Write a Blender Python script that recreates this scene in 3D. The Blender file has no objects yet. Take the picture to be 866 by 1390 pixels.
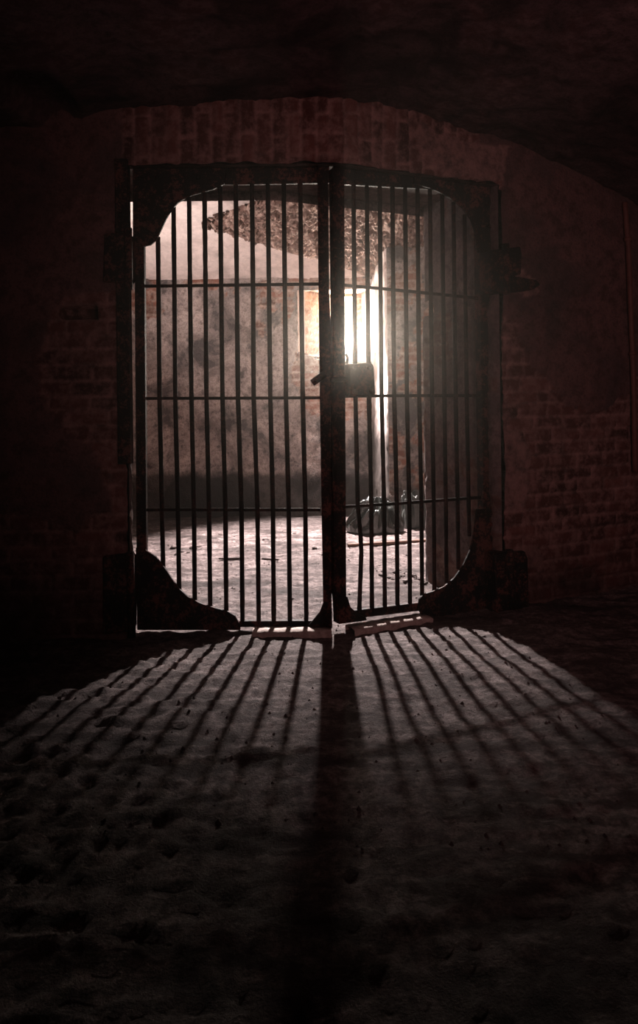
import bpy, bmesh, math, random
from mathutils import Vector, noise
random.seed(7)
sc = bpy.context.scene
COL = sc.collection

# ------------------------------------------------------------------ camera model
F, H = 1000.0, 1.22                    # focal length in px of an 866x1390 frame, eye height
CX, CY = 433.0, 540.0                  # principal point (the horizon)
TH = math.radians(0.7)
CT, ST = math.cos(TH), math.sin(TH)

def ray(px, py):
    a, b = px - CX, CY - py
    return (a * CT + b * ST) / F, (-a * ST + b * CT) / F
def W(px, py, d):
    X, Z = ray(px, py)
    return Vector((X * d, d, H + Z * d))
def proj(x, d, z):
    X, Z = x / d * F, (z - H) / d * F
    return CX + X * CT - Z * ST, CY - (X * ST + Z * CT)

cam = bpy.data.cameras.new('camera')
co = bpy.data.objects.new('camera', cam)
COL.objects.link(co)
cam.sensor_fit = 'VERTICAL'
cam.sensor_height = 36
cam.lens = 36 * F / 1390
cam.shift_y = -(695 - CY) / 1390
cam.clip_start = 0.02
from mathutils import Matrix
co.matrix_world = Matrix.Translation((0, 0, H)) @ Matrix.Rotation(math.pi / 2, 4, 'X') @ Matrix.Rotation(-TH, 4, 'Z')
sc.camera = co

# ------------------------------------------------------------------ node helpers
def mat(name):
    m = bpy.data.materials.new(name)
    m.use_nodes = True
    n = m.node_tree.nodes
    n.clear()
    out = n.new('ShaderNodeOutputMaterial')
    b = n.new('ShaderNodeBsdfPrincipled')
    m.node_tree.links.new(b.outputs[0], out.inputs[0])
    return m, m.node_tree, b
def nd(t, kind, **kw):
    n = t.nodes.new(kind)
    for k, v in kw.items():
        if k in n.inputs: n.inputs[k].default_value = v
        else: setattr(n, k, v)
    return n
def coords(t):
    return t.nodes.new('ShaderNodeNewGeometry').outputs['Position']
def tex_noise(t, co_, scale, detail=6, rough=.6, dist=0):
    n = t.nodes.new('ShaderNodeTexNoise')
    t.links.new(co_, n.inputs['Vector'])
    n.inputs['Scale'].default_value = scale
    n.inputs['Detail'].default_value = detail
    n.inputs['Roughness'].default_value = rough
    n.inputs['Distortion'].default_value = dist
    return n.outputs['Fac']
def ramp(t, fac, stops):
    r = t.nodes.new('ShaderNodeValToRGB')
    t.links.new(fac, r.inputs[0])
    e = r.color_ramp.elements
    while len(e) < len(stops): e.new(.5)
    for q, (p, c) in zip(e, stops):
        q.position = p
        q.color = (c, c, c, 1) if isinstance(c, (int, float)) else (*c, 1)
    return r.outputs[0]
def mix(t, fac, a, b, kind='MIX'):
    m = t.nodes.new('ShaderNodeMix')
    m.data_type = 'RGBA'
    m.blend_type = kind
    for sock, v in ((m.inputs[0], fac), (m.inputs[6], a), (m.inputs[7], b)):
        if isinstance(v, (int, float)): sock.default_value = v
        elif isinstance(v, tuple): sock.default_value = (*v, 1)
        else: t.links.new(v, sock)
    return m.outputs[2]
def attr(t, name):
    a = t.nodes.new('ShaderNodeAttribute')
    a.attribute_name = name
    return a.outputs['Fac']
def bump(t, b, height, strength, dist):
    n = t.nodes.new('ShaderNodeBump')
    n.inputs['Strength'].default_value = strength
    n.inputs['Distance'].default_value = dist
    t.links.new(height, n.inputs['Height'])
    t.links.new(n.outputs[0], b.inputs['Normal'])

def masonry(name, brick, mortar, plaster, mould=.5, mould_col=(.03, .028, .03), mscale=2.4, bs=.9, con=1., fine=.25):
    """brick + mortar + plaster, told apart by the attributes of the mesh; blotches of mould grow on the plaster"""
    m, t, b = mat(name)
    p = coords(t)
    n1, n2, n3 = tex_noise(t, p, mscale, 10, .7, .6), tex_noise(t, p, 16, 8, .7), tex_noise(t, p, 70, 5, .7)
    bc = ramp(t, attr(t, 'tone'), [(0, tuple(.45 * c for c in brick)), (.5, brick), (1, tuple(min(1, 1.6 * c) for c in brick))])
    bc = mix(t, ramp(t, n2, [(.46, 0.), (.60, .8)]), bc, mortar)
    mc = ramp(t, n2, [(.36, tuple(.4 * c for c in mortar)), (.5, mortar), (.64, tuple(min(1, 1.4 * c) for c in mortar))])
    c1 = mix(t, attr(t, 'mortar'), bc, mc)
    pc = ramp(t, n2, [(.38, tuple((1 - .5 * con) * c for c in plaster)), (.52, plaster), (.66, tuple(min(1, (1 + .25 * con) * c) for c in plaster))])
    pc = mix(t, ramp(t, n3, [(.36, .6 * con), (.48, 0.)]), pc, tuple(.35 * c for c in plaster))
    pc = mix(t, ramp(t, mix(t, fine, n1, n2), [(.48, 0.), (.57, mould)]), pc, mould_col)
    c2 = mix(t, attr(t, 'plaster'), c1, pc)
    c3 = mix(t, attr(t, 'stain_shade'), c2, (.010, .007, .006))  # near-black for real stains and for painted shade
    t.links.new(c3, b.inputs['Base Color'])
    b.inputs['Roughness'].default_value = .9
    b.inputs['Specular IOR Level'].default_value = .15
    bump(t, b, mix(t, .5, n2, n3), bs, .02)
    return m

M_front = masonry('old_red_brick', (.105, .042, .036), (.25, .15, .135), (.150, .080, .076), .5)
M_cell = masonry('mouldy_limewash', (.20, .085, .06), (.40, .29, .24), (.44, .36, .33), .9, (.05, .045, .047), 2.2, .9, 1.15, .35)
M_jamb = masonry('jamb_brick', (.13, .07, .06), (.20, .14, .12), (.20, .15, .145), .5)
M_lime = masonry('pale_limewash', (.3, .2, .16), (.5, .4, .36), (.74, .62, .575), .3, (.30, .23, .21), 5, .6, .3)
M_rough = masonry('bare_rubble_vault', (.13, .072, .058), (.28, .18, .15), (.52, .36, .30), .93, (.035, .02, .018), 13, 1., 1., .45)
M_ceil = masonry('sooty_vault', (.08, .04, .04), (.16, .10, .10), (.12, .072, .074), .7, (.015, .01, .01), 3)

def mat_floor():
    m, t, b = mat('dirt_floor')
    p = coords(t)
    n1, n2, n3 = tex_noise(t, p, 1.6, 8, .65), tex_noise(t, p, 22, 9, .75), tex_noise(t, p, 120, 4, .7)
    c = ramp(t, n2, [(.36, (.045, .034, .033)), (.49, (.20, .155, .15)), (.62, (.42, .34, .33))])
    c = mix(t, ramp(t, n1, [(.35, .55), (.6, 0.)]), c, (.10, .075, .072))
    c = mix(t, ramp(t, n3, [(.3, .6), (.5, 0.)]), c, (.06, .045, .045))
    mp = t.nodes.new('ShaderNodeVectorMath'); mp.operation = 'MULTIPLY'
    t.links.new(p, mp.inputs[0]); mp.inputs[1].default_value = (.55, 1.9, 1)
    n4 = tex_noise(t, mp.outputs[0], 5, 10, .72)
    c = mix(t, ramp(t, n4, [(.43, .85), (.52, 0.)]), c, (.07, .052, .05))
    c = mix(t, attr(t, 'stain_shade'), c, (.018, .013, .012))  # dark of dirt and of painted shade
    t.links.new(c, b.inputs['Base Color'])
    b.inputs['Roughness'].default_value = .85
    b.inputs['Specular IOR Level'].default_value = .2
    bump(t, b, mix(t, .4, n2, n3), 1., .035)
    return m
M_floor = mat_floor()

def mat_iron(name, rust=.5):
    m, t, b = mat(name)
    p = coords(t)
    n1, n2 = tex_noise(t, p, 9, 8, .7), tex_noise(t, p, 60, 8, .75)
    r = ramp(t, mix(t, .5, n1, n2), [(.5, 0.), (.56, rust)])
    c = mix(t, r, (.006, .0055, .0055), (.13, .052, .043))
    t.links.new(c, b.inputs['Base Color'])
    t.links.new(ramp(t, n2, [(.3, .45), (.7, .85)]), b.inputs['Roughness'])
    b.inputs['Specular IOR Level'].default_value = .12
    bump(t, b, n2, .8, .006)
    return m
M_iron = mat_iron('rusty_black_iron', .8)
M_bar = mat_iron('worn_bar_iron', .3)

def mat_plain(name, c1, c2, rough, scale=20, spec=.3, bs=.4):
    m, t, b = mat(name)
    p = coords(t)
    n = tex_noise(t, p, scale, 8, .7)
    t.links.new(ramp(t, n, [(.35, c1), (.65, c2)]), b.inputs['Base Color'])
    b.inputs['Roughness'].default_value = rough
    b.inputs['Specular IOR Level'].default_value = spec
    bump(t, b, n, bs, .01)
    return m
M_sack = mat_plain('black_plastic_sheet', (.006, .007, .0065), (.02, .023, .021), .24, 14, .7, .25)
M_sack2 = mat_plain('dark_canvas', (.02, .022, .021), (.05, .055, .05), .42, 25, .6, .3)
M_stone = mat_plain('dark_stone', (.03, .024, .024), (.12, .09, .085), .85, 12, .2, .8)
M_wood = mat_plain('weathered_wood', (.07, .035, .025), (.17, .09, .065), .75, 30)
M_pipe = mat_plain('red_oxide_pipe', (.09, .032, .026), (.15, .06, .048), .6, 18)
M_sill = mat_plain('pale_sill_stone', (.25, .19, .17), (.52, .43, .39), .8, 25, .2, .9)
M_niche = masonry('niche_brick', (.34, .17, .10), (.55, .42, .33), (.62, .50, .42), .2)

# ------------------------------------------------------------------ mesh helpers
def link(name, me, m, parent=None, smooth=False):
    me.materials.append(m)
    o = bpy.data.objects.new(name, me)
    COL.objects.link(o)
    if parent: o.parent = parent
    if smooth:
        for p in me.polygons: p.use_smooth = True
    return o
def mesh(name, verts, faces, m, parent=None, smooth=False, attrs=None):
    off = parent.location.copy() if parent else Vector((0, 0, 0))
    if parent and parent.parent: off = off + parent.parent.location
    me = bpy.data.meshes.new(name)
    me.from_pydata([tuple(Vector(v) - off) for v in verts], [], faces)
    me.update()
    if attrs:
        for k in ('plaster', 'tone', 'mortar', 'stain_shade'):
            a = me.attributes.new(k, 'FLOAT', 'POINT')
            a.data.foreach_set('value', [q.get(k, 0.) for q in attrs])
    return link(name, me, m, parent, smooth)
def struct(o):
    o['kind'] = 'structure'
    return o
def tag(o, label, cat, group=None, kind=None):
    o['label'] = label
    o['category'] = cat
    if group: o['group'] = group
    if kind: o['kind'] = kind
    return o
def empty(name, loc, label, cat, group=None):
    e = bpy.data.objects.new(name, None)
    e.empty_display_size = .1
    COL.objects.link(e)
    e.location = loc
    return tag(e, label, cat, group)

def lin(a, b, n): return [a + (b - a) * i / n for i in range(n + 1)]
def breaks(pts, step):
    r = []
    for a, b in zip(pts, pts[1:]):
        n = max(1, round((b - a) / step))
        r += lin(a, b, n)[:-1]
    return r + [pts[-1]]
def N(x, y, z, s=1.): return noise.noise(Vector((x * s, y * s, z * s)))
def FR(v, s, o=5): return noise.fractal(Vector(v) * s, .9, 2.0, o)
def sm(a, b, x):
    t = max(0, min(1, (x - a) / (b - a)))
    return t * t * (3 - 2 * t)
def inpoly(x, y, P):
    c = False
    j = len(P) - 1
    for i in range(len(P)):
        if (P[i][1] > y) != (P[j][1] > y) and x < (P[j][0] - P[i][0]) * (y - P[i][1]) / (P[j][1] - P[i][1]) + P[i][0]:
            c = not c
        j = i
    return c
def grid(name, us, vs, fn, m, keep=None, parent=None):
    """fn(u, v) -> position, attribute dict; keep(u, v) of a face centre"""
    verts, at = [], []
    for v in vs:
        for u in us:
            p, a = fn(u, v)
            verts.append(p)
            at.append(a)
    n = len(us)
    faces = []
    for j in range(len(vs) - 1):
        for i in range(n - 1):
            if keep and not keep((us[i] + us[i + 1]) / 2, (vs[j] + vs[j + 1]) / 2): continue
            faces.append((j * n + i, j * n + i + 1, (j + 1) * n + i + 1, (j + 1) * n + i))
    used = sorted({k for f in faces for k in f})
    ix = {k: q for q, k in enumerate(used)}
    return mesh(name, [verts[k] for k in used], [tuple(ix[k] for k in f) for f in faces], m, parent, True, [at[k] for k in used])

def bricks(s, z, course=.078, length=.215, soldier=False):
    """brick relief: returns (outward height, is_mortar, tone)"""
    if soldier: s, z = z + .1, s
    s += .012 * N(s, z, 3, 6)
    z += .010 * N(s, z, 9, 3)
    r = math.floor(z / course)
    ss = s / length + (.5 if r % 2 else 0) + .13 * N(r, 1.3, 5, 1.7)
    c = math.floor(ss)
    fz, fs = z / course - r, ss - c
    e = min(min(fz, 1 - fz) * course, min(fs, 1 - fs) * length)
    mo = 1 - sm(.004, .012, e)
    tone = .5 + .8 * N(r * 3.71, c * 5.13, 2.2)
    return .012 * (1 - mo) + .012 * N(r * 2.3, c * 7.9, .7), mo, max(0, min(1, tone))

# ------------------------------------------------------------------ where the walls stand
YL = 3.92                                # plane of the left leaf
A = Vector((.098, YL))                   # the leaves meet here
ANG = math.radians(25)
U = Vector((math.cos(ANG), math.sin(ANG)))       # the right half of the gate wall runs this way
NI = Vector((-U.y, U.x))                          # into the cell
K = Vector((.1203, 3.82)); S0 = K.x
SL, SR, ZT = -.99, S0 + .022 + 1.0, 2.43
FR_R = K + U * (SR - S0)                 # front edge of the right jamb
IN_R = FR_R + NI * .775                  # its inner edge
IN_L = Vector((-1.17, 4.5))
IN_K = Vector((-.254, 4.5))
YB = 7.7                                 # back wall of the cell
BLK = Vector((.667, 7.1)); SPL = Vector((.561, YB)); NIC = Vector((.481, 8.15))

def dR(px, py):
    X, Z = ray(px, py)
    return (A.y - math.tan(ANG) * A.x) / (1 - math.tan(ANG) * X)
def PL(px, py): return W(px, py, YL)
def PR(px, py): return W(px, py, dR(px, py))

def wallpt(s):
    if s <= S0: return Vector((s, 3.82)), Vector((0, -1))
    return K + U * (s - S0), -NI

# ------------------------------------------------------------------ gate wall
PLA_R = [(700, -50), (1100, -50), (1100, 470), (866, 505), (830, 545), (800, 560), (770, 550), (745, 530), (722, 500), (715, 470), (690, 430), (672, 420), (672, 215), (650, 190)]
PLA_R2 = [(672, 590), (700, 585), (718, 610), (722, 660), (712, 690), (690, 697), (672, 690)]
PLA_R3 = [(697, 742), (722, 738), (737, 752), (732, 770), (708, 772)]
PLA_R4 = [(684, 352), (700, 362), (716, 382), (722, 400), (700, 405), (684, 400)]
PLA_L = [(-400, -50), (168, -50), (168, 375), (150, 395), (85, 400), (70, 430), (62, 480), (66, 560), (90, 590), (128, 600), (150, 640), (160, 700), (100, 720), (40, 690), (-400, 720)]
PLA_T = [(560, 165), (690, 205), (672, 240), (620, 240), (585, 225)]
HOLE = [(80, 414), (130, 414), (131, 432), (80, 432)]
def front_fn(s, z):
    p, n = wallpt(s)
    x, y = proj(p.x, p.y, z)
    jx, jy = 14 * FR((s, z, 0), 3.2), 14 * FR((s, z, 7), 3.2)
    X, Y = x + jx, y + jy
    pl = 1. if any(inpoly(X, Y, P) for P in (PLA_R, PLA_R2, PLA_R3, PLA_R4, PLA_L, PLA_T)) else 0.
    sol = z > ZT + .01 and SL - .1 < s < SR + .05
    h, mo, tone = bricks(s, z, soldier=sol)
    h += .010 * FR((s, z, 2), 9)
    if pl: h = .020 + .010 * FR((s, z, 4), 2.5)
    if pl and any(inpoly(X, Y, P) for P in (PLA_R2, PLA_R3, PLA_R4, PLA_T)): pl, mo = .25, 1.
    if inpoly(x + 2 * jx / 14, y + 2 * jy / 14, HOLE): h, pl, mo, tone = -.10, 0, 0, 0
    a = dict(plaster=pl, tone=tone, mortar=mo, stain_shade=.75 * sm(.55, .0, z) * (.7 + .6 * FR((s, z, 0), 2)))  # darker towards the foot of the wall
    a['stain_shade'] = max(0, min(.9, a['stain_shade']))
    # crumbled arrises round the opening
    ds, dz = 0, 0
    if z <= ZT + 1e-6 and (abs(s - SL) < 1e-6 or abs(s - SR) < 1e-6):
        ds = (-1 if s < 0 else 1) * (.006 + .02 * abs(N(s, z, 1, 7)))
    if abs(z - ZT) < 1e-6 and SL - 1e-6 <= s <= SR + 1e-6:
        dz = .004 + .025 * abs(N(s, z, 4, 7))
    p, n = wallpt(s + ds)
    q = p + n * h
    return (q.x, q.y, z + dz), a
us = breaks([-3.0, SL, S0, SR, 3.3], .0165)
vs = breaks([0 - .05, ZT, 3.0], .0165)
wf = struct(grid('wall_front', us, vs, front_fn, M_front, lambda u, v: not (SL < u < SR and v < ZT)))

def jamb_fn(P0, P1, out, step_z=None):
    L = (P1 - P0).length
    def fn(t, z):
        p = P0 + (P1 - P0) * (t / L)
        h, mo, tone = bricks(t, z)
        pl = 1. if FR((t, z, 3), 2.2) > -.12 else 0.
        h = h if not pl else .012
        h += .010 * FR((t, z, 6), 6) + .006 * N(t, z, 8, 22)
        e = min(t, L - t)
        h *= sm(0, .03, e)
        if step_z: h += .02 * (1 - sm(step_z - .008, step_z + .008, z)) * sm(0, .04, t)
        if e < .02 and t > L / 2: h -= .02 * max(0, N(t, z, 3, 12))
        q = p + out * h
        return (q.x, q.y, z), dict(plaster=pl, tone=tone, mortar=mo, stain_shade=max(0, min(.8, .35 * FR((t, z, 9), 1.7))))
    return fn, L
nz0, nz1, nt0 = 1.755, 1.854, .655
fn, LJ = jamb_fn(FR_R, IN_R, -U, nz0)
struct(grid('wall_right', breaks([0, nt0, LJ], .02), breaks([-.05, nz0, nz1, 2.5], .02), fn, M_jamb, lambda t, z: not (t > nt0 and nz0 < z < nz1)))
# the lost brick in its inner arris: lining of the hole
g0, g1 = FR_R + NI * nt0, IN_R
c = [(g0, nz0), (g0, nz1)]
V = []
for base in (0, .22):
    for (gg, zz) in ((g0, nz0 + .0), (g1, nz0), (g1, nz1 + .012), (g0, nz1 - .02)):
        q = gg + U * base
        V.append((q.x, q.y, zz))
struct(mesh('trim_1', V, [(0, 1, 5, 4), (2, 3, 7, 6), (3, 0, 4, 7), (4, 5, 6, 7)], M_lime, attrs=[dict(plaster=1)] * 8))
fn, LJ2 = jamb_fn(Vector((SL, 3.82)), IN_L, Vector((1, 0)))
struct(grid('wall_left', breaks([0, LJ2], .025), breaks([-.05, 2.5], .025), fn, M_jamb))
# soffit
def soff_fn(a, b):
    if a < .5: f, i = Vector((SL, 3.82)).lerp(K, a * 2), IN_L.lerp(IN_K, a * 2)
    else: f, i = K.lerp(FR_R, a * 2 - 1), IN_K.lerp(IN_R, a * 2 - 1)
    p = f.lerp(i, b)
    h = .02 * FR((p.x, p.y, 1), 5) * sm(0, .1, b)
    return (p.x, p.y, ZT + .004 + .05 * sm(.08, .1, b) + abs(h) * .6), dict(plaster=0, tone=.4 + .4 * N(p.x, p.y, 0, 8), mortar=max(0, N(p.x, p.y, 3, 6)), stain_shade=.6)
struct(grid('trim_2', lin(0, 1, 100), breaks([0, .08, .1, 1], .03), soff_fn, M_front))
# inner face of the gate wall
def inner(name, P0, P1, z0, z1):
    return struct(mesh(name, [(P0.x, P0.y, z0), (P1.x, P1.y, z0), (P1.x, P1.y, z1), (P0.x, P0.y, z1)], [(0, 1, 2, 3)], M_cell, attrs=[dict(plaster=1)] * 4))
inner('trim_3', Vector((-2.45, 4.5)), IN_L, -.05, 3.2)
inner('trim_4', IN_L, IN_K, ZT, 3.2)
inner('trim_5', IN_K, IN_R, ZT, 3.2)
V, Fc = [], []
for zz in (-.05, nz0, nz1, 3.2):
    for gg in (IN_R, IN_R + U * .22, IN_R + U * 1.6): V.append((gg.x, gg.y, zz))
for j in range(3):
    for i in range(2):
        if (j, i) != (1, 0): Fc.append((j * 3 + i, j * 3 + i + 1, j * 3 + i + 4, j * 3 + i + 3))
struct(mesh('trim_6', V, Fc, M_cell, attrs=[dict(plaster=1)] * 12))

# ------------------------------------------------------------------ cell: back wall with the window niche
SILL0, SILL1, HEAD0, HEAD1 = 1.59, 1.70, 2.344, 2.369
XL0 = W(404, 440, YB).x; XL1 = W(436, 440, 8.15).x
BR_L = [(150, 380), (250, 383), (238, 405), (225, 425), (208, 440), (150, 446)]
BR_M = [(300, 388), (400, 390), (398, 425), (385, 445), (360, 452), (338, 440), (310, 410)]
BR_R = [(403, 470), (440, 482), (520, 500), (520, 575), (410, 560), (395, 500)]
BR_T = [(150, 376), (520, 380), (520, 396), (150, 388)]
def back_fn(x, z):
    X0, Y0 = proj(x, YB, z)
    jx, jy = 11 * FR((x, z, 1), 3), 11 * FR((x, z, 8), 3)
    br = any(inpoly(X0 + jx, Y0 + jy, P) for P in (BR_L, BR_M, BR_R, BR_T)) and FR((x, z, 21), 4.5) > -.1
    h, mo, tone = bricks(x, z)
    h += .012 * FR((x, z, 5), 7)
    if not br: h = .022 + .012 * FR((x, z, 3), 4)
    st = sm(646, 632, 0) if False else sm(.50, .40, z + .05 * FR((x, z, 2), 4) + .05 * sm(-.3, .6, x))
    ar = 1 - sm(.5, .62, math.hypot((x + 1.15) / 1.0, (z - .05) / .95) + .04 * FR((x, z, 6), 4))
    st = max(.85 * st, .97 * ar * st)  # shade along the foot of the wall, painted into the colour
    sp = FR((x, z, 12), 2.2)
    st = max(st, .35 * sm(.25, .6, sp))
    dz = 0
    if abs(x - XL0) < .0001 and SILL0 < z < HEAD0: x -= .02 * abs(N(x, z, 2, 8))
    if abs(z - HEAD0) < 1e-6 and XL0 < x: dz = .02 * abs(N(x, z, 2, 7))
    if abs(z - SILL0) < 1e-6 and XL0 <= x + 1e-6: dz = .11 * sm(XL0 + .3, XL0, x) + .012 * N(x, z, 3, 9)
    return (x, YB - h, z + dz), dict(plaster=0. if br else 1., tone=tone, mortar=mo, stain_shade=st)
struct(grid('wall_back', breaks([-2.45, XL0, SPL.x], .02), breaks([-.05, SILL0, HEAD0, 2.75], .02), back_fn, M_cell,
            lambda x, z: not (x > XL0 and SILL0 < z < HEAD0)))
# splay and block on the right of the window
def face_fn(P0, P1, out, br_amt, sd, g0=.45, g1=.3, ga=.6):
    L = (P1 - P0).length
    def fn(t, z):
        p = P0 + (P1 - P0) * (t / L)
        h, mo, tone = bricks(t + sd, z)
        br = FR((t + sd, z, 3), 3.) > br_amt
        h = (h if br else .016) + .010 * FR((t + sd, z, 5), 7)
        h *= sm(0, .02, min(t, L - t) + .004)
        q = p + out * h
        return (q.x, q.y, z), dict(plaster=0. if br else 1., tone=tone, mortar=mo, stain_shade=ga * sm(g0, g1, z + .1 * FR((t, z, 2), 4)))  # darker towards the foot of the face
    return fn, L
fn, L = face_fn(SPL, BLK, Vector((-.98, -.17)), .5, 3, 1.35, .75, .93)  # fading of the window light down the splay is painted in
struct(grid('trim_7', breaks([0, L], .02), breaks([-.05, 2.75], .02), fn, M_lime))
fn, L = face_fn(BLK, Vector((1.75, 7.1)), Vector((0, -1)), .05, 8)
struct(grid('trim_8', breaks([0, L], .02), breaks([-.05, 3.0], .02), fn, M_cell))
# niche: left reveal, right reveal, sill, head, end wall with the slit
def plainquad(name, q, m, n=24, amp=.012, pl=1., sd=0, brick=False):
    q = [Vector(v) for v in q]
    nor = (q[1] - q[0]).cross(q[3] - q[0]).normalized()
    def fn(u, v):
        p = q[0].lerp(q[1], u).lerp(q[3].lerp(q[2], u), v)
        e = sm(0, .12, min(u, 1 - u, v, 1 - v))
        h, mo, tone = bricks(p.y + p.x, p.z) if brick else (0, 0, .5)
        p2 = p + nor * (amp * FR(p + Vector((sd, 0, 0)), 7) + h) * e
        return tuple(p2), dict(plaster=pl, mortar=mo, tone=tone, stain_shade=0.)
    return struct(grid(name, lin(0, 1, n), lin(0, 1, n), fn, m))
lc = W(414, 440, YB + .05).x
plainquad('trim_9', [(XL0, YB - .02, SILL0 + .1), (lc, YB + .06, SILL0 + .1), (lc, YB + .06, HEAD0 + .02), (XL0, YB - .02, HEAD0 + .02)], M_lime, 16, .005)
plainquad('trim_10', [(lc, YB + .06, SILL0), (XL1, 8.15, SILL1), (XL1, 8.15, HEAD1 + .02), (lc, YB + .06, HEAD0 + .02)], M_niche, 34, .02, 0., 1, True)
plainquad('trim_11', [(NIC.x, 8.15, SILL1 - .02), (SPL.x, YB, SILL0 - .02), (SPL.x, YB, HEAD0 + .02), (NIC.x, 8.15, HEAD1 + .02)], M_lime, 24, .008)
plainquad('trim_12', [(XL0 - .02, YB - .03, SILL0 + .085), (SPL.x, YB - .03, SILL0), (NIC.x + .02, 8.15, SILL1), (XL1 - .02, 8.15, SILL1 + .02)], M_lime, 24, .012)
plainquad('trim_13', [(XL0 - .02, YB, HEAD0), (XL1 - .02, 8.15, HEAD1), (NIC.x + .02, 8.15, HEAD1), (SPL.x, YB, HEAD0 + .01)], M_niche, 24, .02)
SX0, SX1, SZ0, SZ1 = W(450, 440, 8.15).x, W(480, 440, 8.15).x, 1.77, 2.335
def end_fn(x, z):
    h, mo, tone = bricks(x, z, .07, .16)
    return (x, 8.15 - .6 * h, z), dict(plaster=0, tone=tone, mortar=mo)
struct(grid('trim_14', breaks([XL1 - .05, SX0, SX1, NIC.x + .05], .012), breaks([SILL1 - .05, SZ0, SZ1, HEAD1 + .05], .012), end_fn, M_niche,
            lambda x, z: not (SX0 < x < SX1 and SZ0 < z < SZ1)))
V = []
for y in (8.15, 8.50):
    V += [(SX0, y, SZ0), (SX1, y, SZ0), (SX1, y, SZ1), (SX0, y, SZ1)]
struct(mesh('trim_15', V, [(0, 1, 5, 4), (1, 2, 6, 5), (2, 3, 7, 6), (3, 0, 4, 7)], M_lime, attrs=[dict(plaster=1)] * 8))
mw = bpy.data.materials.new('daylight_sky')
mw.use_nodes = True
t = mw.node_tree
t.nodes.clear()
e = t.nodes.new('ShaderNodeEmission'); e.inputs[0].default_value = (1, .93, .78, 1); e.inputs[1].default_value = 6
o_ = t.nodes.new('ShaderNodeOutputMaterial'); t.links.new(e.outputs[0], o_.inputs[0])
struct(mesh('window_1', [(SX0 - .02, 8.50, SZ0 - .02), (SX1 + .02, 8.50, SZ0 - .02), (SX1 + .02, 8.50, SZ1 + .02), (SX0 - .02, 8.50, SZ1 + .02)], [(0, 1, 2, 3)], mw))

# ------------------------------------------------------------------ cell: vault and side walls
PROF = [(4.3, 3.06), (5.5, 3.02), (6.2, 2.94), (6.8, 2.82), (7.25, 2.67), (7.5, 2.56), (7.72, 2.455), (8.0, 2.44)]
def vault(d):
    for (a, za), (b, zb) in zip(PROF, PROF[1:]):
        if d <= b: return za + (zb - za) * max(0, (d - a) / (b - a))
    return PROF[-1][1]
def vault_fn(x, d):
    z = vault(d) + .010 * FR((x, d, 2), 3) + .004 * N(x, d, 1, 20)
    return (x, d, z), dict(plaster=1, stain_shade=.4 * sm(.35, .7, FR((x, d, 7), 1.4)))
struct(grid('ceiling', breaks([-2.45, 1.8], .03), breaks([4.3, 7.72], .03), vault_fn, M_lime))
# rubble web of the crossing vault, bare of plaster
LOW = [(279, 305), (300, 314), (345, 329), (400, 346), (440, 355), (480, 368), (520, 388), (548, 401), (575, 404), (605, 404)]
UPP = [(279, 305), (300, 297), (325, 287), (350, 278), (400, 270), (440, 266), (500, 262), (560, 258), (605, 255)]
def pl_y(P, x):
    for (a, b), (c, d) in zip(P, P[1:]):
        if x <= c: return b + (d - b) * (x - a) / (c - a)
    return P[-1][1]
def rub_fn(px, v):
    y0, y1 = pl_y(LOW, px), pl_y(UPP, px)
    y0 += 1.6 * N(px, 1, 2, .12); y1 += 1.6 * N(px, 7, 2, .12)
    py = y0 + (y1 - y0) * v
    X, Z = ray(px, py)
    d = 4.6
    drop = .05
    while d < 8 and H + Z * d < vault(d) - drop: d += .005
    x = X * d
    r = FR((x * .8, d, 4), 9, 6) * .025 + .05 * abs(N(x * .7, d * 1.3, 9, 16)) + .05 * abs(N(x * .6, d * 1.5, 2, 30)) - .02
    ed = sm(0, .06, min(v, 1 - v))
    z = H + Z * d - (r + .01) * ed
    return (x, d, z), dict(plaster=sm(-.1, .25, N(x * .6, d * 1.7, 5, 14)), tone=.5 + .5 * N(x * .7, d * 1.5, 3, 16), mortar=max(0, N(x, d, 3, 9)), stain_shade=.5 * max(0, N(x * .7, d * 1.6, 8, 20)))
ob = grid('trim_16', [279.5 + i * 1.1 for i in range(290)], lin(0, 1, 90), rub_fn, M_rough)
struct(ob)
md = ob.modifiers.new('thickness', 'SOLIDIFY'); md.thickness = .06; md.offset = -1
def flat(name, q, m):
    return struct(mesh(name, q, [(0, 1, 2, 3)], m, attrs=[dict(plaster=1)] * 4))
flat('trim_17', [(-2.45, 4.4, -.05), (-2.45, 7.75, -.05), (-2.45, 7.75, 3.2), (-2.45, 4.4, 3.2)], M_lime)
flat('trim_18', [(1.75, 5.2, -.05), (1.75, 7.2, -.05), (1.75, 7.2, 3.2), (1.75, 5.2, 3.2)], M_lime)

# ------------------------------------------------------------------ front chamber
CP = [(-3.2, 2.30), (-2.4, 2.50), (-1.7, 2.62), (-.9, 2.735), (0, 2.775), (.55, 2.775), (1.08, 2.69), (1.6, 2.57), (2.07, 2.42), (2.8, 2.1), (3.4, 1.8)]
def cz(x):
    for (a, za), (b, zb) in zip(CP, CP[1:]):
        if x <= b: return za + (zb - za) * (x - a) / (b - a)
    return CP[-1][1]
def ceil_fn(x, d):
    n = FR((x, d * .5, 1), 2.5, 6)
    z = cz(x) + .03 * n + .015 * N(x, d, 2, 14)
    hole = math.hypot((x + 1.32) / .14, (d - 3.55) / .3)
    z += .10 * (1 - sm(.7, 1.1, hole))
    return (x, d, z), dict(plaster=1. if n > -.2 else 0., tone=.5, mortar=max(0, N(x, d, 4, 5)), stain_shade=max(0, min(.8, .8 * (FR((x, d, 6), 1.6)))))
struct(grid('ceiling', breaks([-3.2, 3.4], .035), breaks([-2.2, 5.3], .035), ceil_fn, M_ceil))
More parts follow.
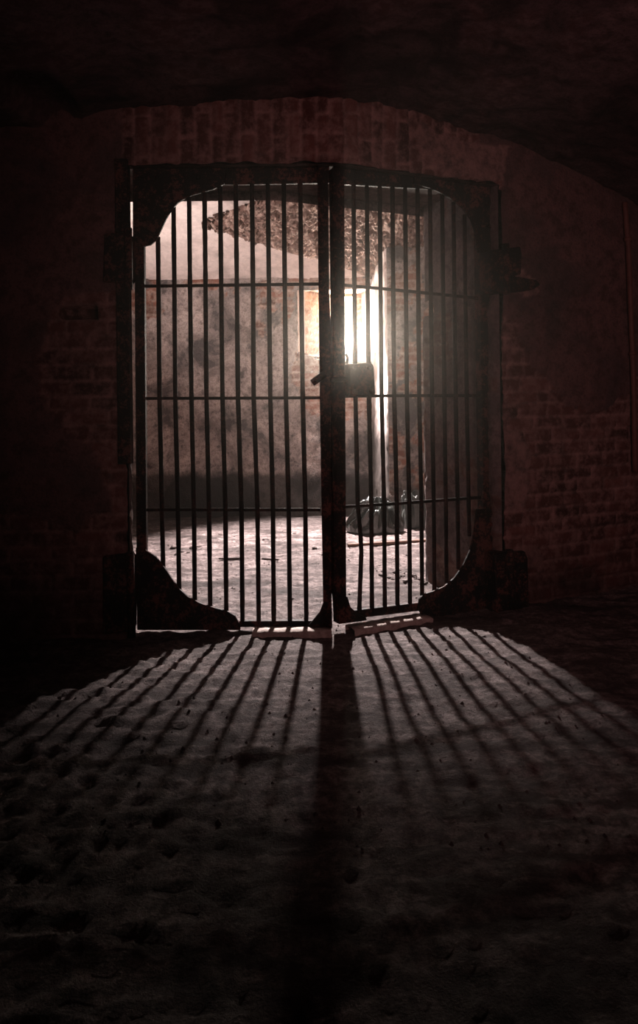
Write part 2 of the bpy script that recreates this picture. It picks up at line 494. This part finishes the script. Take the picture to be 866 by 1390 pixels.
flat('trim_19', [(-3.0, -2.2, -.05), (-3.0, 3.9, -.05), (-3.0, 3.9, 3), (-3.0, -2.2, 3)], M_front)
flat('trim_20', [(3.0, -2.2, -.05), (3.0, 5.4, -.05), (3.0, 5.4, 3), (3.0, -2.2, 3)], M_front)
flat('trim_21', [(-3.2, -2.2, -.05), (3.4, -2.2, -.05), (3.4, -2.2, 3), (-3.2, -2.2, 3)], M_front)

# ------------------------------------------------------------------ floor
def floor_h(x, d):
    left = sm(.2, -1.1, x) * sm(4.0, 3.4, d)
    h = .012 * FR((x, d, 0), 2.2, 4) + (.009 + .013 * left) * FR((x * .9, d * 1.5, 3), 11, 5) + .007 * N(x, d, 5, 38)
    if d > 3.9: h += .008 * FR((x * .5, d * 2.2, 3), 6, 4)
    return min(h, .022) - .012
def floor_fn(x, d):
    st = .8 * sm(7.25, 7.5, d + .12 * FR((x, d, 1), 3)) * sm(.5, -.2, x)  # shade on the floor by the back wall, painted into its colour
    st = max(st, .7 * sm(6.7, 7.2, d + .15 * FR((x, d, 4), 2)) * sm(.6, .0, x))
    st = max(st, sm(.15, .5, FR((x * .7, d * 1.6, 9), 2.5)) * (.7 if d > 4.3 else .35))  # patchy dirt; cell side painted darker to tone down the beam
    return (x, d, floor_h(x, d)), dict(stain_shade=st)
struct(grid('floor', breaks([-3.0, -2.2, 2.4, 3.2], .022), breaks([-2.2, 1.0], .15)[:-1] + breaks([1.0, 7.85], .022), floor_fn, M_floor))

# threshold stone under the leaves
def thresh(name, P, out):
    fr, bk = [], []
    us_ = lin(0, 1, 60)
    def fn(u, v):
        p = P[0].lerp(P[1], u)
        prof = [(0.0, -.02), (0.0, .012), (.35, .016), (1, .014), (1, -.02)]
        w, z = prof[int(round(v))]
        jag = .012 * N(p.x, p.y, v, 18)
        q = p + out * (.02 + (.11 + jag) * (1 - w))
        return (q.x, q.y, z + (.004 * N(p.x, p.y, 3, 20) if z > 0 else 0)), {}
    return struct(grid(name, us_, [0, 1, 2, 3, 4], fn, M_sill))
thresh('trim_22', [A + U * .02, A + U * .50], -NI)
thresh('trim_23', [Vector((-.36, YL)), Vector((.05, YL))], Vector((0, -1)))

# ------------------------------------------------------------------ gate leaves
def extrude(name, pts, nor, t0, t1, m, parent, bevel=.003, rivets=()):
    """outline pts (world) pushed along nor from t0 to t1, with rivet heads on its front"""
    bm = bmesh.new()
    off = parent.location
    vs_ = [bm.verts.new(p + nor * t0 - off) for p in pts]
    f = bm.faces.new(vs_)
    r = bmesh.ops.extrude_face_region(bm, geom=[f])
    nv = [v for v in r['geom'] if isinstance(v, bmesh.types.BMVert)]
    bmesh.ops.translate(bm, verts=nv, vec=nor * (t1 - t0))
    bmesh.ops.recalc_face_normals(bm, faces=bm.faces[:])
    if bevel:
        bmesh.ops.bevel(bm, geom=[e for e in bm.edges], offset=bevel, segments=1, affect='EDGES')
    for p in rivets:
        q = p + nor * t0 - off
        mtx = Matrix.Translation(q) @ Matrix.Diagonal((.014, .014, .014, 1))
        bmesh.ops.create_icosphere(bm, subdivisions=2, radius=1, matrix=mtx)
    me = bpy.data.meshes.new(name)
    bm.to_mesh(me)
    bm.free()
    return link(name, me, m, parent)

def tube(name, pts, r, m, parent, n=10, sq=None, wob=.0):
    verts, faces = [], []
    for i, p in enumerate(pts):
        a = pts[max(0, i - 1)]
        b = pts[min(len(pts) - 1, i + 1)]
        dr = (b - a).normalized()
        ref = Vector((0, 1, 0)) if abs(dr.y) < .8 else Vector((1, 0, 0))
        s = dr.cross(ref).normalized()
        w = s.cross(dr)
        rr = r * (1 + wob * N(p.x * 40, p.y * 40, p.z, 30))
        for k in range(n):
            an = 2 * math.pi * k / n
            verts.append(p + (s * math.cos(an) + w * math.sin(an)) * rr)
    for i in range(len(pts) - 1):
        for k in range(n):
            faces.append((i * n + k, i * n + (k + 1) % n, (i + 1) * n + (k + 1) % n, (i + 1) * n + k))
    faces.append(tuple(range(n))[::-1])
    faces.append(tuple((len(pts) - 1) * n + k for k in range(n)))
    return mesh(name, verts, faces, m, parent, True)

def px_path(P, fn, n=30):
    """polyline through pixel points, resampled, with a little wobble"""
    out = []
    for (a, b), (c, d) in zip(P, P[1:]):
        for i in range(n):
            out.append(fn(a + (c - a) * i / n, b + (d - b) * i / n))
    out.append(fn(*P[-1]))
    return out
def rail(name, P, fn, nor, hh, th, m, parent):
    """flat bar: a strip of height hh px along the polyline, th thick"""
    pts = [fn(x, y - hh / 2) for x, y in P] + [fn(x, y + hh / 2) for x, y in P][::-1]
    return extrude(name, pts, nor, -th / 2, th / 2, m, parent, .002)

NL = Vector((0, 1, 0))
NR = Vector((NI.x, NI.y, 0))
base = PL(184, 850); base.z = 0
GL = empty('prison_gate', base, 'left barred iron gate leaf, flush with wall and carrying the diagonal bolt handle', 'gate', 'pair of barred cell gates')
base = PR(658, 830); base.z = 0
GR = empty('prison_gate', base, 'right barred iron gate leaf, angled back and carrying the square lock case', 'gate', 'pair of barred cell gates')

# --- left leaf
extrude('hinge_stile', [PL(183, 240), PL(196, 240), PL(200.5, 846), PL(187, 846)], NL, -.02, .02, M_iron, GL)
extrude('meeting_stile', [PL(430.5, 228), PL(445, 228), PL(447, 400), PL(448.5, 440), PL(450, 800), PL(450, 848), PL(439, 848), PL(434, 540)], NL, -.022, .022, M_iron, GL)
TL = [(196, 336), (206, 334), (215, 326), (221, 312), (227, 299), (234, 287), (243, 277), (256, 269), (272, 264), (290, 259), (305, 252)]
extrude('corner_plate', [PL(182, 226)] + [PL(x, y) for x, y in ((235, 226), (310, 226))] + [PL(x, y) for x, y in TL[::-1]] + [PL(182, 336)],
        NL, -.03, -.012, M_iron, GL, .002, [PL(x, y) for x, y in ((192, 244), (215, 243), (240, 245), (270, 243), (192, 270), (193, 300))])
BL = [(199, 745), (213, 754), (224, 768), (234, 783), (244, 797), (256, 808), (273, 817), (292, 823), (310, 828), (320, 834), (327, 847)]
extrude('corner_plate', [PL(186, 742)] + [PL(x, y) for x, y in BL] + [PL(327, 853), PL(188, 853)],
        NL, -.03, -.012, M_iron, GL, .002, [PL(x, y) for x, y in ((196, 760), (198, 800), (200, 838), (240, 840), (280, 841))])
extrude('meeting_foot', [PL(439, 815), PL(434, 828), PL(426, 838), PL(419, 846), PL(419, 851), PL(451, 850), PL(450, 815)], NL, -.034, -.0225, M_iron, GL, .002)
extrude('top_rail', [PL(183, 226), PL(447, 224), PL(447, 249), PL(330, 251), PL(183, 252)], NL, -.011, .014, M_iron, GL)
extrude('bottom_rail', [PL(188, 843), PL(450, 842), PL(450, 850), PL(188, 851)], NL, -.011, .02, M_iron, GL)
for y0, y1 in ((388.5, 385.5), (541, 540), (692, 692)):
    rail('cross_bar', [(196, y0), (225, y0 - .3), (320, (y0 + y1) / 2), (435, y1)], PL, NL, 4.2, .012, M_bar, GL)
def bar_top(x, P, dflt):
    return min((pl_y(P, x) - 5) if P[0][0] <= x <= P[-1][0] else dflt, 900)
XS = [(215.2, 216.8, 220.2), (236.7, 238.3, 242), (258, 259.8, 263.2), (279, 280.7, 284.2), (300.3, 302, 306), (321.5, 323.2, 328), (343.4, 344.8, 350), (365, 367, 370.5), (386.6, 388.6, 392.4), (409, 411, 414.6)]
for i, (a, b, c) in enumerate(XS):
    yt = bar_top(a - 1, TL, 244)
    yb = pl_y(BL, c + 2) + 5 if c + 2 < BL[-1][0] else 846
    e = (c - b) * min(1.3, (yb - 540) / 152)
    P = [(a - (388 - yt) * .011, yt), (a, 388), (b, 540), (c, 692), (c + 1.2, yb)]
    jit = random.uniform(-.5, .5)
    tube('bar', px_path([(x + (jit if 1 < k < 4 else 0), y) for k, (x, y) in enumerate(P)], PL, 10), .0125, M_bar, GL, 10, None, .14)
# bolt handle sticking out to the left
tube('bolt_handle', [PL(441, 508) + NL * -.035, PL(424, 520) + NL * -.045], .019, M_iron, GL, 12)

# --- right leaf
extrude('meeting_stile', [PR(449, 229), PR(465, 230), PR(466.5, 540), PR(468, 842), PR(455, 845), PR(453.5, 812), PR(451, 800), PR(449.8, 445), PR(451, 425), PR(450.5, 400)], NR, -.022, .022, M_iron, GR)
extrude('hinge_stile', [PR(646, 252), PR(664, 252), PR(671, 540), PR(676, 838), PR(654, 838), PR(650, 540)], NR, -.03, .03, M_iron, GR)
TR = [(556, 252), (575, 257), (592, 264), (608, 273), (622, 285), (633, 300), (639, 318), (642, 345)]
extrude('corner_plate', [PR(556, 235), PR(664, 245), PR(666, 346)] + [PR(x, y) for x, y in TR[::-1]], NR, -.045, -.031, M_iron, GR, .002,
        [PR(x, y) for x, y in ((585, 251), (610, 255), (640, 262), (655, 280), (657, 310))])
BR = [(562, 822), (564, 810), (570, 804), (583, 800), (597, 794), (610, 783), (622, 767), (632, 745), (638, 718), (641, 690)]
extrude('corner_plate', [PR(x, y) for x, y in BR] + [PR(674, 690), PR(677, 836), PR(568, 836)], NR, -.045, -.031, M_iron, GR, .002,
        [PR(x, y) for x, y in ((660, 710), (664, 750), (660, 790), (640, 820), (600, 822))])
extrude('meeting_foot', [PR(455, 808), PR(468, 808), PR(472, 822), PR(481, 830), PR(493, 836), PR(494, 840), PR(456, 845)], NR, -.034, -.0225, M_iron, GR, .002)
extrude('top_rail', [PR(452, 226), PR(664, 243), PR(664, 262), PR(560, 256), PR(452, 250)], NR, -.011, .014, M_iron, GR)
extrude('bottom_rail', [PR(456, 831), PR(565, 818), PR(672, 806), PR(672, 818), PR(565, 829), PR(456, 842)], NR, -.011, .018, M_iron, GR)
for P in ([(466, 387), (520, 392), (580, 398), (650, 405)], [(466, 538), (560, 537), (652, 537)], [(468, 688), (560, 682), (655, 675)]):
    rail('cross_bar', P, PR, NR, 4, .012, M_bar, GR)
XR = [(481, 482.5, 486), (499, 500.6, 504), (516.6, 518, 521.4), (533.8, 535, 538.6), (551, 552.3, 555.5), (567.8, 569, 572), (584.8, 586.5, 588.6), (601.4, 603.2, 605), (616.6, 618.4, 621), (631.5, 633.5, 636)]
for i, (a, b, c) in enumerate(XR):
    yt = bar_top(a - 1, TR, 246 + (a - 466) * .075)
    yb = (pl_y(BR, c + 1) + 5) if c + 1 > 570 else 834 - (c - 490) * .12
    P = [(a - (395 - yt) * .009, yt), (a, 395), (b, 538), (c, 684), (c + 1, yb)]
    if i == 0: P = [(a - 1.4, yt), (a, 395), (b, 538), (485.5, 684), (489.5, 728), (490.5, 750), (489, 790), (487.5, yb)]
    tube('bar', px_path(P, PR, 10), .0123, M_bar, GR, 10, None, .14)
# lock case
lk = extrude('lock_case', [PR(464, 495), PR(493, 493.5), PR(496, 495), PR(497.5, 498), PR(499.5, 535), PR(498, 537.5), PR(464.5, 538.5)], NR, -.085, -.023, M_iron, GR, .006,
        [PR(x, y) for x, y in ((470, 501), (491, 500), (493, 531), (471, 532))])
def subpart(o): return o
tube('bolt', [PR(444, 516) + NR * -.045, PR(466, 515) + NR * -.045], .014, M_iron, lk, 10)
tube('staple', [PR(467, 494) + NR * -.03, PR(468.5, 486) + NR * -.03, PR(466, 481) + NR * -.03], .007, M_iron, lk, 8)

# --- hinges built into the masonry
def hinge(pts, fn, nor, t0, t1, pin, label):
    b = fn(*pts[0]); b.z = min(fn(*p).z for p in pts)
    h = empty('gate_hinge', b, label, 'hinge', 'iron hinges of the cell gate')
    extrude('bracket', [fn(*p) for p in pts], nor, t0, t1, M_iron, h, .006)
    tube('pin', [fn(*pin[0]) + nor * t0, fn(*pin[1]) + nor * t0], .021, M_iron, h, 14)
    return h
hinge([(152, 325), (182, 322), (186, 330), (186, 384), (181, 391), (150, 388)], PL, NL, -.14, -.032, ((183, 318), (184, 398)), 'heavy iron hinge block beside the left gate leaf, at upper left')
hinge([(644, 346), (684, 341), (686, 350), (685, 377), (676, 380), (706, 385), (711, 391), (700, 398), (672, 402), (644, 402)], PR, NR, -.15, -.046, ((664, 338), (665, 404)), 'heavy iron hinge with tapering strap beside the right gate leaf')
hinge([(150, 748), (182, 744), (188, 752), (188, 846), (150, 850)], PL, NL, -.14, -.032, ((186, 742), (188, 853)), 'iron pivot block by the floor at foot of left gate leaf')
hinge([(650, 745), (690, 742), (694, 752), (696, 832), (652, 836)], PR, NR, -.15, -.046, ((669, 740), (673, 838)), 'iron pivot block by the floor at foot of right gate leaf')

st_ = empty('gap_shade_strip', Vector((PL(172, 628).x, 3.8, PL(172, 628).z)), 'long flat black strip added for the shaded gap left of the opening', 'strip')  # black strip added where the gap beside the stile lies in shade
ys_ = lin(226, 627, 20)
extrude('strip', [PL(165 + .6 * N(y, 1, 2, .03) + (y - 226) * .012, y) for y in ys_] + [PL(181.5 + (y - 226) * .012, y) for y in ys_[::-1]], NL, -.135, -.075, M_iron, st_, .003,
        [PL(173, y) for y in (250, 300, 420, 520, 610)])

# ------------------------------------------------------------------ pipe on the right
def wall_at(px, py, off):
    X, Z = ray(px, py)
    a = K - NI * off
    d = (a.y - math.tan(ANG) * a.x) / (1 - math.tan(ANG) * X)
    return Vector((X * d, d, H + Z * d))
pp = empty('wall_pipe', wall_at(862, 560, .03), 'thin rust red vertical pipe on plastered wall at right edge', 'pipe')
tube('pipe', px_path([(848, 275), (853, 340), (856, 420), (860, 520), (862, 640)], lambda x, y: wall_at(x, y, .045), 8), .017, M_pipe, pp, 12)
for x, y in ((852, 325), (858.5, 480)):
    a = wall_at(x, y, .045)
    tube('pipe_clip', [a + Vector((0, 0, -.012)), a + Vector((0, 0, .012))], .024, M_pipe, pp, 12)

# ------------------------------------------------------------------ heap of sacks in the corner
def drape(name, cx, cy, rx, ry, hh, peak, seed, m, pleats, label, pw=1.5, box=0.):
    nr, na = 40, 160
    verts, faces = [], []
    fz = .0
    for i in range(nr + 1):
        r = i / nr
        for k in range(na):
            an = 2 * math.pi * k / na
            ca, sa = math.cos(an), math.sin(an)
            n1 = N(ca * 1.2 + seed, sa * 1.2, .3)
            wob = 1 + .22 * n1
            sup = (abs(ca) ** (2 + 2 * box) + abs(sa) ** (2 + 2 * box)) ** (-1 / (2 + 2 * box)) if box else 1
            x = cx + peak[0] * (1 - r) + rx * wob * sup * ca * min(1, r * 1.12)
            y = cy + peak[1] * (1 - r) + ry * wob * sup * sa * min(1, r * 1.12)
            prof = (1 - r ** pw) if r < .999 else 0
            fold = math.sin(an * pleats + 4 * N(ca * 2 + seed, sa * 2, r * 1.5) + seed)
            sharp = 1 - abs(fold) * 1.2
            crum = abs(N(x * 9 + seed, y * 9, r * 4)) * .9 - .25
            env = math.sin(min(1, r) * math.pi) ** .7
            z = hh * prof + hh * .17 * sharp * env + hh * .16 * crum * env
            rr = .03 * sharp * env
            verts.append(Vector((x + rr * ca, y + rr * sa, max(z, 0) * (1 if r < .97 else .3) + .0)))
    for i in range(nr):
        for k in range(na):
            faces.append((i * na + k, i * na + (k + 1) % na, (i + 1) * na + (k + 1) % na, (i + 1) * na + k))
    # skirt turned under
    b0 = len(verts)
    verts += [Vector((cx + (verts[nr * na + k].x - cx) * .9, cy + (verts[nr * na + k].y - cy) * .9, -.012)) for k in range(na)]
    for k in range(na): faces.append((nr * na + k, nr * na + (k + 1) % na, b0 + (k + 1) % na, b0 + k))
    o = mesh(name, verts, faces, m, None, True)
    o.modifiers.new('smooth', 'SUBSURF').render_levels = 1
    return tag(o, label, 'sack', 'sacks heaped in the cell corner')
c1 = W(511, 716, 6.72)
drape('plastic_sack', c1.x, c1.y, .265, .15, .30, (.02, .03), 3.1, M_sack, 6, 'large black shiny crumpled sack on cell floor with peaked top and white glints', 1.5)
c2 = W(562, 712, 6.95)
drape('plastic_sack', c2.x, c2.y, .115, .10, .30, (-.03, .0), 8.7, M_sack2, 4, 'smaller dark boxy sack tucked against right jamb beside the large sack', 3.2, .7)

# ------------------------------------------------------------------ lath, twigs, stones
def on_floor(px, py):
    X, Z = ray(px, py)
    d = -H / Z
    return Vector((X * d, d, floor_h(X * d, d)))
def stick(name, a, b, w, hh, m, label, cat, group=None):
    p, q = on_floor(*a), on_floor(*b)
    n = 24
    dr = (q - p).normalized()
    sd = dr.cross(Vector((0, 0, 1))).normalized()
    zb = max(floor_h(p.lerp(q, i / n).x, p.lerp(q, i / n).y) for i in range(n + 1))
    verts, faces = [], []
    for i in range(n + 1):
        c = p.lerp(q, i / n)
        j = .15 * w * N(c.x, c.y, 3, 14)
        for s, z in ((-.5, 0), (.5, 0), (.5, .8), (.35, 1), (-.35, 1), (-.5, .8)):
            v = c + sd * (s * w + j)
            verts.append(Vector((v.x, v.y, zb - .004 + z * hh)))
    for i in range(n):
        for k in range(6): faces.append((i * 6 + k, i * 6 + (k + 1) % 6, i * 6 + 6 + (k + 1) % 6, i * 6 + 6 + k))
    faces += [tuple(range(6))[::-1], tuple(n * 6 + k for k in range(6))]
    return tag(mesh(name, verts, faces, m), label, cat, group)
stick('wooden_lath', (472, 741), (590, 734), .035, .022, M_wood, 'long thin wooden lath lying on the cell floor before the sacks', 'lath')
stick('twig', (297, 759), (329, 758.5), .014, .012, M_stone, 'dark straight twig on the lit cell floor, longer of the two twigs', 'twig')
stick('twig', (356, 758), (378, 759.5), .014, .013, M_stone, 'short dark twig on the lit cell floor, nearer the meeting stiles', 'twig')

def stone_mesh(seed):
    bm = bmesh.new()
    bmesh.ops.create_icosphere(bm, subdivisions=3, radius=1)
    for v in bm.verts:
        v.co *= 1 + .45 * N(v.co.x + seed, v.co.y, v.co.z, 1.1) + .12 * N(v.co.x, v.co.y + seed, v.co.z, 3)
        if v.co.z < -.45: v.co.z = -.45
    me = bpy.data.meshes.new('stone')
    bm.to_mesh(me)
    bm.free()
    me.materials.append(M_stone)
    return me
SM = [stone_mesh(3.7 * i + 1) for i in range(5)]
def stone(px, py, wpx, label, group=None, flat_=.6, name='stone', cat='stone'):
    p = on_floor(px, py)
    r = wpx / 2 * p.y / F
    o = bpy.data.objects.new(name, random.choice(SM))
    COL.objects.link(o)
    o.scale = (r, r * random.uniform(.7, 1), r * flat_)
    o.rotation_euler = (0, 0, random.uniform(0, 6.28))
    o.location = (p.x, p.y, p.z + r * flat_ * .38)
    return tag(o, label, cat, group)
stone(427, 743, 7, 'lone dark round stone on bright cell floor left of the meeting stiles')
stone(657, 862, 6, 'small stone alone on floor outside the right gate leaf')
for x, y, w in ((236, 741, 10), (246, 747, 8), (262, 742, 13), (271, 739, 9), (256, 749, 7), (241, 753, 9)):
    stone(x, y, w, 'dark clod in the loose cluster on cell floor behind the left gate bars', 'dark clods behind the left gate leaf', .45, 'dirt_clod', 'clod')
for k in range(34):
    u = random.random()
    x = 515 + 68 * u + random.uniform(-5, 5)
    y = 770 + 20 * u + random.uniform(-7, 9)
    stone(x, y, random.uniform(2.5, 8), 'small rubble piece strewn at the foot of the right jamb', 'rubble at the foot of the right jamb', .5, 'rubble_piece', 'rubble')
for x, y, w in ((300, 724, 8), (360, 731, 10), (372, 729, 8), (352, 738, 5), (400, 722, 6), (414, 724, 5), (354, 771, 5)):
    stone(x, y, w, 'small dark stone scattered on cell floor near the back wall', 'stones scattered on the cell floor', .5)
# grit
V, Fc = [], []
for k in range(900):
    d = random.uniform(2.0, 7.4)
    x = random.uniform(-.34, .4) * d * random.choice((.6, 1, 1.1))
    r = random.uniform(.003, .011)
    z = floor_h(x, d)
    b0 = len(V)
    a0 = random.uniform(0, 6)
    for q in range(5): V.append((x + r * math.cos(a0 + q * 1.256) * random.uniform(.7, 1.3), d + r * math.sin(a0 + q * 1.256), z - .003))
    V.append((x, d, z + r * random.uniform(.5, 1)))
    for q in range(5): Fc.append((b0 + q, b0 + (q + 1) % 5, b0 + 5))
tag(mesh('floor_grit', V, Fc, M_stone), 'fine grit and crumbs of stone strewn over the dirt floor', 'grit', kind='stuff')

# ------------------------------------------------------------------ light
def lamp(name, kind, loc, aim, power, col, **kw):
    l = bpy.data.lights.new(name, kind)
    l.energy = power
    l.color = col
    for k, v in kw.items(): setattr(l, k, v)
    o = bpy.data.objects.new(name, l)
    COL.objects.link(o)
    o.location = loc
    o.rotation_euler = (Vector(aim) - Vector(loc)).to_track_quat('-Z', 'Y').to_euler()
    return o
LX = (SX0 + SX1) / 2
lamp('window_daylight', 'AREA', (LX, 8.46, 1.85), (LX, 7.46, 2.25), 240, (1, .89, .76), shape='RECTANGLE', size=.30, size_y=.15)
EL = math.radians(58.5)
lamp('window_beam', 'SPOT', (.09, 7.6, 2.3), (.09, 7.6 - math.cos(EL), 2.3 - math.sin(EL)), 3000, (1, .88, .84), spot_size=math.radians(73), spot_blend=.5, shadow_soft_size=.045)
lamp('cell_side_fill', 'AREA', (-2.38, 5.9, 1.9), (-.3, 6.9, 3.0), 38, (1, .87, .82), spread=math.radians(110), shape='RECTANGLE', size=.7, size_y=.9)  # added fill for vault and back wall; no window on this side
lamp('chamber_fill', 'SPOT', (.9, -.6, 1.7), (1.2, 4, 1.9), 135, (1, .50, .49), spot_size=math.radians(84), spot_blend=1., shadow_soft_size=.4)  # added red fill for the front walls, unseen behind the camera

w = bpy.data.worlds.new('world')
sc.world = w
w.use_nodes = True
t = w.node_tree
t.nodes['Background'].inputs[0].default_value = (0, 0, 0, 1)
t.nodes['Background'].inputs[1].default_value = 0
vol = t.nodes.new('ShaderNodeVolumeScatter')
vol.inputs['Color'].default_value = (1, .93, .86, 1)
vol.inputs['Density'].default_value = .0085
vol.inputs['Anisotropy'].default_value = .93
t.links.new(vol.outputs[0], t.nodes['World Output'].inputs['Volume'])

vs_ = sc.view_settings
sc.display_settings.display_device = 'sRGB'
vs_.view_transform = 'Standard'
vs_.look = 'None'
vs_.gamma = 1
vs_.exposure = 0
vs_.use_curve_mapping = False
sc.cycles.use_denoising = True
sc.cycles.max_bounces = 8
sc.cycles.sample_clamp_indirect = 4
